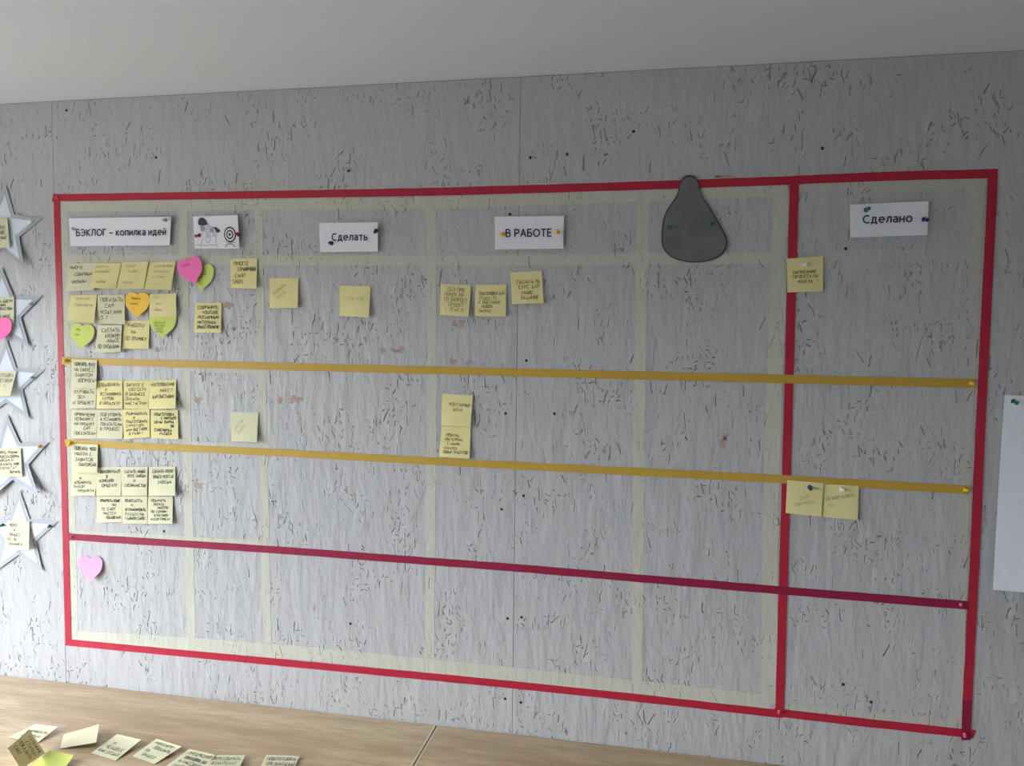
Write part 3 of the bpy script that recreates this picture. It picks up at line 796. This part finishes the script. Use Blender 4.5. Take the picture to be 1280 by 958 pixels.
def print_text(name, body, S, u0, u1, vbase, vslope, parent, mat, cap):
    """printed sans-serif letters: bold strokes laid flat on the card"""
    gap, x, strokes = 0.27, 0.0, []
    for ch in body:
        if ch == ' ':
            x += 0.36
            continue
        wd, g = PG[ch]
        for st in g.split():
            q = [float(k) for k in st[1:].split(',')]
            if st[0] == 'L':
                d = Vector((q[2] - q[0], q[3] - q[1])).normalized() * 0.06
                strokes.append([(x + q[0] - d.x, q[1] - d.y), (x + q[2] + d.x, q[3] + d.y)])
            else:
                n = 20
                strokes.append([(x + q[0] + q[2] * math.cos(math.radians(q[4] + (q[5] - q[4]) * k / n)), q[1] + q[3] * math.sin(math.radians(q[4] + (q[5] - q[4]) * k / n))) for k in range(n + 1)])
        x += wd + gap
    k = (u1 - u0) / (x - gap)
    uv = [[(u0 + a * k, vbase + vslope * a * k - b * cap) for a, b in st] for st in strokes]
    capm = (S(.5, .5 + cap / 2) - S(.5, .5 - cap / 2)).length
    return ribbons(name, S, uv, capm * 0.195, mat, parent, 0.0009)


def card(c, lifts, label, text=None, name='title_card'):
    S = sheet_fn(c, lifts, at, 1.2, 0.0)
    o = tag(sheet(name, S, M['white']), label, 'card', 'printed cards on the board')
    if text:
        body, u0, u1, vb, vs, cap = text
        print_text('printed_title', body, S, u0, u1, vb, vs, o, M['print'], cap)
    return o, S


card(((85.8, 273), (214, 271), (212, 306.8), (88, 308)), (.003, .010, .009, .004), 'white card printed БЭКЛОГ, longest of the title cards', ('БЭКЛОГ – копилка идей', .07, .955, .63, .0, .218))
card(((399, 278.7), (472.4, 278), (472, 314.5), (400, 315.3)), (.002, .009, .008, .003), 'white card printed Сделать with two navy pins', ('Сделать', .215, .82, .60, .0, .22))
card(((618.2, 271), (705, 270), (704, 311), (619, 312)), (.002, .008, .007, .003), 'white card printed В РАБОТЕ with two yellow pins', ('В РАБОТЕ', .165, .818, .615, .0, .215))
card(((1062.2, 256), (1161, 251.4), (1159.2, 294), (1062.8, 297)), (.002, .006, .005, .003), 'white card printed Сделано with a green and a blue pin', ('Сделано', .17, .79, .575, .02, .22))

pc, PS = card(((241.3, 270.8), (297, 269), (299.2, 310.8), (243.6, 311)), (.003, .010, .010, .003), 'black and white picture card of running children and an archery target', None, 'picture_card')


def patch(name, pts, mat, parent=pc, S=PS, eps=0.0007):
    cxp, cyp = sum(p[0] for p in pts) / len(pts), sum(p[1] for p in pts) / len(pts)
    n = len(pts)
    v = [S(cxp, cyp)] + [S(*p) for p in pts]
    v = [q + Vector((0, -eps, 0)) for q in v]
    return mesh(name, v, [(0, 1 + (k + 1) % n, 1 + k) for k in range(n)], mat, parent)


def ell(cx, cy, rx, ry, n=24, a0=0.0):
    return [(cx + rx * math.cos(2 * math.pi * k / n + a0), cy + ry * math.sin(2 * math.pi * k / n + a0)) for k in range(n)]


def pu(x, y):   # picture card measured in a 1277 x 958 enlargement
    return ((x - 195) / 895, (y - 160) / 655)


for i, (r, m) in enumerate(((1.0, 'print'), (.80, 'white'), (.60, 'print'), (.40, 'white'), (.2, 'print'))):
    c_ = pu(918, 540)
    patch('target_ring', ell(c_[0], c_[1], .134 * r, .238 * r), M[m], eps=.0008 + .0002 * i)
patch('printed_hair', [pu(*q) for q in ((295, 330), (290, 260), (320, 205), (365, 185), (420, 205), (455, 250), (485, 335), (430, 345), (360, 350))], M['print_mid'].copy() if False else M['print'])
patch('printed_face', [pu(*q) for q in ((320, 350), (410, 350), (425, 440), (395, 480), (345, 455))], M['print_mid'])
patch('printed_shirt', [pu(*q) for q in ((425, 350), (520, 350), (525, 600), (430, 600))], M['print_light'])
patch('printed_child', ell(*pu(562, 445), .045, .08), M['print_mid'])
patch('printed_shirt', ell(*pu(610, 520), .05, .085), M['print_light'])
patch('printed_hair', [pu(*q) for q in ((590, 385), (650, 385), (735, 460), (690, 500), (650, 490), (625, 440))], M['print'])
ribbons('printed_lines', PS, [[pu(*q) for q in s] for s in (((485, 335), (540, 370), (600, 395)), ((370, 610), (345, 680), (330, 720)), ((430, 620), (455, 690), (470, 700)), ((520, 610), (490, 690)),
                              ((560, 570), (590, 560), (630, 590), (645, 650), (610, 700)), ((235, 745), (330, 740), (420, 765), (520, 735), (620, 745), (690, 700)), ((310, 730), (320, 810)),
                              ((640, 740), (660, 800)), ((810, 680), (900, 700), (1040, 690)))], .0014, M['print_mid'], pc, .001)
ribbons('printed_reflection', PS, [[pu(*q) for q in ((815, 790), (840, 745), (900, 718), (960, 730), (1010, 785))]], .0035, M['print_mid'], pc, .001)

# plain grey pear shaped cut-out (a generic stand-in)
out = [(862, 218), (870, 220.5), (874, 228), (874.5, 238), (879, 248), (888, 260), (896, 274), (902, 285), (908, 294), (910, 304), (907, 315), (898, 323), (884, 327.5), (868, 329),
       (852, 327.5), (838, 322), (829, 313), (826, 302), (827, 290), (828, 276), (832, 264), (840, 253), (847, 243), (849, 233), (851, 224), (856, 219.5)]
sm = []
for i in range(len(out)):
    a, b = out[i], out[(i + 1) % len(out)]
    sm += [a, ((a[0] + b[0]) / 2, (a[1] + b[1]) / 2)]
for _ in range(2):
    sm = [((sm[i - 1][0] + sm[i][0] * 2 + sm[(i + 1) % len(sm)][0]) / 4, (sm[i - 1][1] + sm[i][1] * 2 + sm[(i + 1) % len(sm)][1]) / 4) for i in range(len(sm))]
CC = (867, 290)
cut = tag(radial('paper_cutout', sm, CC, lambda x, y: at(x, y, .0045), M['cutout_edge'], None, 6, False, .0006), 'plain grey pear-shaped paper cut-out pinned over the top red tape', 'paper cutout')
inn = [(CC[0] + (x - CC[0]) * .955, CC[1] + (y - CC[1]) * .965) for x, y in sm]
radial('printed_fill', inn, CC, lambda x, y: at(x, y, .0054), M['cutout'], cut, 6, False, .0002)

# large blank sheet at the right edge
tl, bl = at(1255, 494), at(1238, 735)
PSH = 0.42
def big(u, v):
    p = Vector((tl.x + (bl.x - tl.x) * v + PSH * u, 0, tl.z + (bl.z - tl.z) * v - 0.004 * u))
    p.y = -(0.003 + 0.010 * v * v + 0.004 * math.sin(3 * u) * v)
    return p
tag(sheet('paper_sheet', big, M['white'], None, 11), 'large blank white sheet pinned at the right edge', 'paper sheet')


# ------------------------------------------------------------------ push pins
FLANGE = [(0.0, 0.0), (0.0050, 0.0), (0.0052, 0.0012), (0.0042, 0.0020), (0.0026, 0.0032), (0.0, 0.0032)]
GRIP = [(0.0, 0.0031), (0.0025, 0.0031), (0.0023, 0.0075), (0.0036, 0.0092), (0.0042, 0.0104), (0.0039, 0.0118), (0.0020, 0.0124), (0.0, 0.0125)]


def lathe(name, prof, mat, n=14):
    v, f = [], []
    for r, h in prof:
        v += [(r * math.cos(2 * math.pi * k / n), -h, r * math.sin(2 * math.pi * k / n)) for k in range(n)]
    for j in range(len(prof) - 1):
        f += [(j * n + k, j * n + (k + 1) % n, (j + 1) * n + (k + 1) % n, (j + 1) * n + k) for k in range(n)]
    me = bpy.data.meshes.new(name)
    me.from_pydata(v, [], f)
    bm = bmesh.new(); bm.from_mesh(me)
    bmesh.ops.remove_doubles(bm, verts=bm.verts[:], dist=1e-6)
    bmesh.ops.recalc_face_normals(bm, faces=bm.faces[:])
    bm.to_mesh(me); bm.free()
    me.materials.append(mat)
    me.polygons.foreach_set('use_smooth', [True] * len(me.polygons))
    return me


pin_me = {}


def pin(px, py, colr, label, base=0.004, tilt=(0, 0), s=1.0):
    if colr not in pin_me:
        pin_me[colr] = (lathe('flange', FLANGE, M[colr]), lathe('grip', GRIP, M[colr]))
    o = bpy.data.objects.new('push_pin', None)
    o.empty_display_size = 0.01
    col.objects.link(o)
    for nm, me in zip(('flange', 'grip'), pin_me[colr]):
        c = bpy.data.objects.new(nm, me)
        col.objects.link(c)
        c.parent = o
    p = at(px, py, base + 0.006)
    o.location = (p.x, -base, p.z)
    o.rotation_euler = (math.radians(tilt[0]), 0, math.radians(tilt[1]))
    o.scale = (s, s, s)
    return tag(o, label, 'push pin', 'push pins')


pin(205, 275, 'pin_grey', 'grey pin at the upper right corner of the БЭКЛОГ card', .010, (8, 10))
pin(90, 286.3, 'pin_grey', 'grey pin at the left end of the БЭКЛОГ card', .004, (-5, 20), .8)
pin(247.5, 294, 'pin_red', 'dark red pin at the left of the target picture card', .004, (15, -25))
pin(296.5, 293, 'pin_red', 'dark red pin on the right edge of the target picture', .010, (0, 10))
pin(413.3, 304, 'pin_navy', 'navy pin below left of the word Сделать', .003, (0, 0))
pin(469, 288, 'pin_navy', 'navy pin right of the word Сделать', .009, (25, 5))
pin(628.8, 293, 'pin_yellow', 'yellow pin left of the words В РАБОТЕ', .003, (0, -15))
pin(696.5, 290, 'pin_yellow', 'yellow pin right of the words В РАБОТЕ', .008, (-10, 0))
pin(836, 284, 'pin_green', 'green pin at the left side of the grey cut-out', .0055, (0, 20), .8)
pin(889, 280, 'pin_green', 'green pin at the right side of the grey cut-out', .0055, (0, -10), .8)
pin(1083, 262.3, 'pin_green', 'green pin above the word Сделано', .003, (-12, 22))
pin(1155.5, 273.7, 'pin_blue', 'blue pin right of the word Сделано', .006, (15, 25))
pin(1005.5, 330.5, 'pin_white', 'white pin in the note across the middle red tape', .004, (0, 22))
pin(1012.8, 610, 'pin_blue', 'blue pin in the left one of two notes under the lower ochre tape', .006, (10, 0))
pin(1052.5, 612.3, 'pin_white', 'white pin in the right one of two notes under the lower ochre tape', .004, (0, 20))
pin(80.5, 451, 'pin_yellow', 'yellow pin at the left end of the upper ochre tape', .003, (0, 25), 1.15)
pin(86, 554.5, 'pin_yellow', 'yellow pin at the left end of the lower ochre tape', .003, (10, 25), 1.15)
pin(1214.5, 479.3, 'pin_yellow', 'yellow pin at the right end of the upper ochre tape', .003, (10, 20), .9)
pin(1207.3, 612.8, 'pin_yellow', 'yellow pin at the right end of the lower ochre tape', .003, (0, 20), .9)
pin(1267.5, 501.8, 'pin_green', 'green pin in the large blank sheet', .0035, (20, 25))
pin(36.5, 277, 'pin_white', 'white pin in the right point of the topmost star', .006, (0, 25), .9)
pin(36.5, 380, 'pin_grey', 'grey pin in the right point of the second star', .006, (0, 20), .8)
pin(38, 472.5, 'pin_grey', 'grey pin in the right point of the third star', .005, (0, 20), .8)
pin(47.5, 558.5, 'pin_yellow', 'yellow pin in the right point of the fourth star', .006, (0, 25), .8)
pin(60, 658.5, 'pin_green', 'green pin in the right point of the lowest star', .005, (0, 25), .8)
pin(1, 657, 'pin_green', 'green pin at the picture edge in the lowest star', .005, (0, 20), .9)
pin(69.5, 247, 'pin_pale_red', 'red pin in the upper left corner of the red frame', .0025, (0, 20), .7)
pin(87.5, 672, 'pin_pale_red', 'red pin at the left end of the maroon tape', .0025, (0, 20), .6)
pin(1202.5, 757, 'pin_pale_red', 'red pin at the right end of the maroon tape', .0028, (0, -20), .7)
pin(975, 891.5, 'pin_pale_red', 'red pin at the foot of the middle red tape', .0028, (0, -20), .7)
pin(1207.5, 920.5, 'pin_pale_red', 'red pin in the lower right corner of the red frame', .003, (0, -20), .8)

# ------------------------------------------------------------------ loose notes on the table
T = 'loose sticky notes on the table'
tn = lambda c, l, lines, lab, **kw: note(c, l, lines, lab, T, place=on_table, bow=0.0, **kw)
tn(((44.7, 905.5), (72, 909), (48, 928), (9, 922.5)), (.014, .016, .002, .002), ['', '  НАПИСАТЬ', '   СТАТЬИ'], 'pale curled note on the table, behind the upright olive one', mat='pale', pw=.6)
tn(((79.7, 918.4), (124, 905.7), (120.3, 928.5), (75, 936)), (.003, .020, .014, .001), None, 'blank pale note curling up on the table', mat='pale')
tn(((146.5, 918), (176.3, 925), (144.3, 951.3), (114, 941.8)), (.012, .014, .001, .001), ['', '    И', '  ЧЕЛОВЕК', 'КАК ОТДЫХ'], 'curled note on the table, right of the blank one', mat='pale', pw=.6)
tn(((195.7, 924), (227, 933.5), (193, 955.7), (165.6, 945.3)), (.010, .012, .001, .001), [' РЕКЛАМУ', '    ПОКАЗАТЬ', ' НА', '   ВИДЕО'], 'curled note with four written lines, middle of the table notes', mat='pale', pw=.6)
tn(((236.7, 936.5), (269, 944), (246, 973), (205, 960)), (.006, .008, .001, .001), [' ПРОДУКЦИЯ', '  ПОДГОТОВИТЬ ДЛЯ', ' И РАССЫЛКИ', ' НАПИСАТЬ'], 'flat note on the table whose corner slips under its right neighbour', mat='pale', pw=.7)
tn(((265, 944.4), (306.4, 944.4), (294, 972), (249, 972)), (.006, .008, .0025, .0025), ['ПЕРЕСОБРАТЬ', ' КОНТЕНТ', '   СТРАНИЦЫ', ' САЙТА'], 'flat note on the table, second from the right', mat='pale', pw=.7)
tn(((333, 944), (374.4, 945.4), (362, 975), (318, 973)), (.003, .005, .001, .001), ['ПОДГОТОВКА', ' ПРЕЗЕНТАЦИЯ', ' ТЕКСТ', ''], 'rightmost note on the table, standing apart', mat='pale', pw=.7)
tn(((61, 938.5), (92, 944), (78, 966), (36, 962)), (.016, .020, .002, .002), None, 'lime note on the table in front of the olive one', mat='lime', pw=.6)


def leaning():
    c = [on_table(36.5, 912, .036), on_table(56.5, 942, .003), on_table(26, 962, .026), on_table(9.6, 935.6, .062)]
    def S(u, v):
        a = c[0].lerp(c[1], u); b = c[3].lerp(c[2], u)
        return a.lerp(b, v) + Vector((0.003, 0, 0.002)) * math.sin(math.pi * v)
    return S


S = leaning()
o = tag(sheet('sticky_note', S, M['yellow']), 'olive sticky note tilted up on one corner at the table end', 'sticky note', T)
ribbons('handwriting', S, strokes_for(['  УТРЕННИЕ', '    СТАТЬИ', 'ПОКАЗАТЬ', ' САЙТ'], 'lean', hmax=.13), .0012, M['ink'], o)
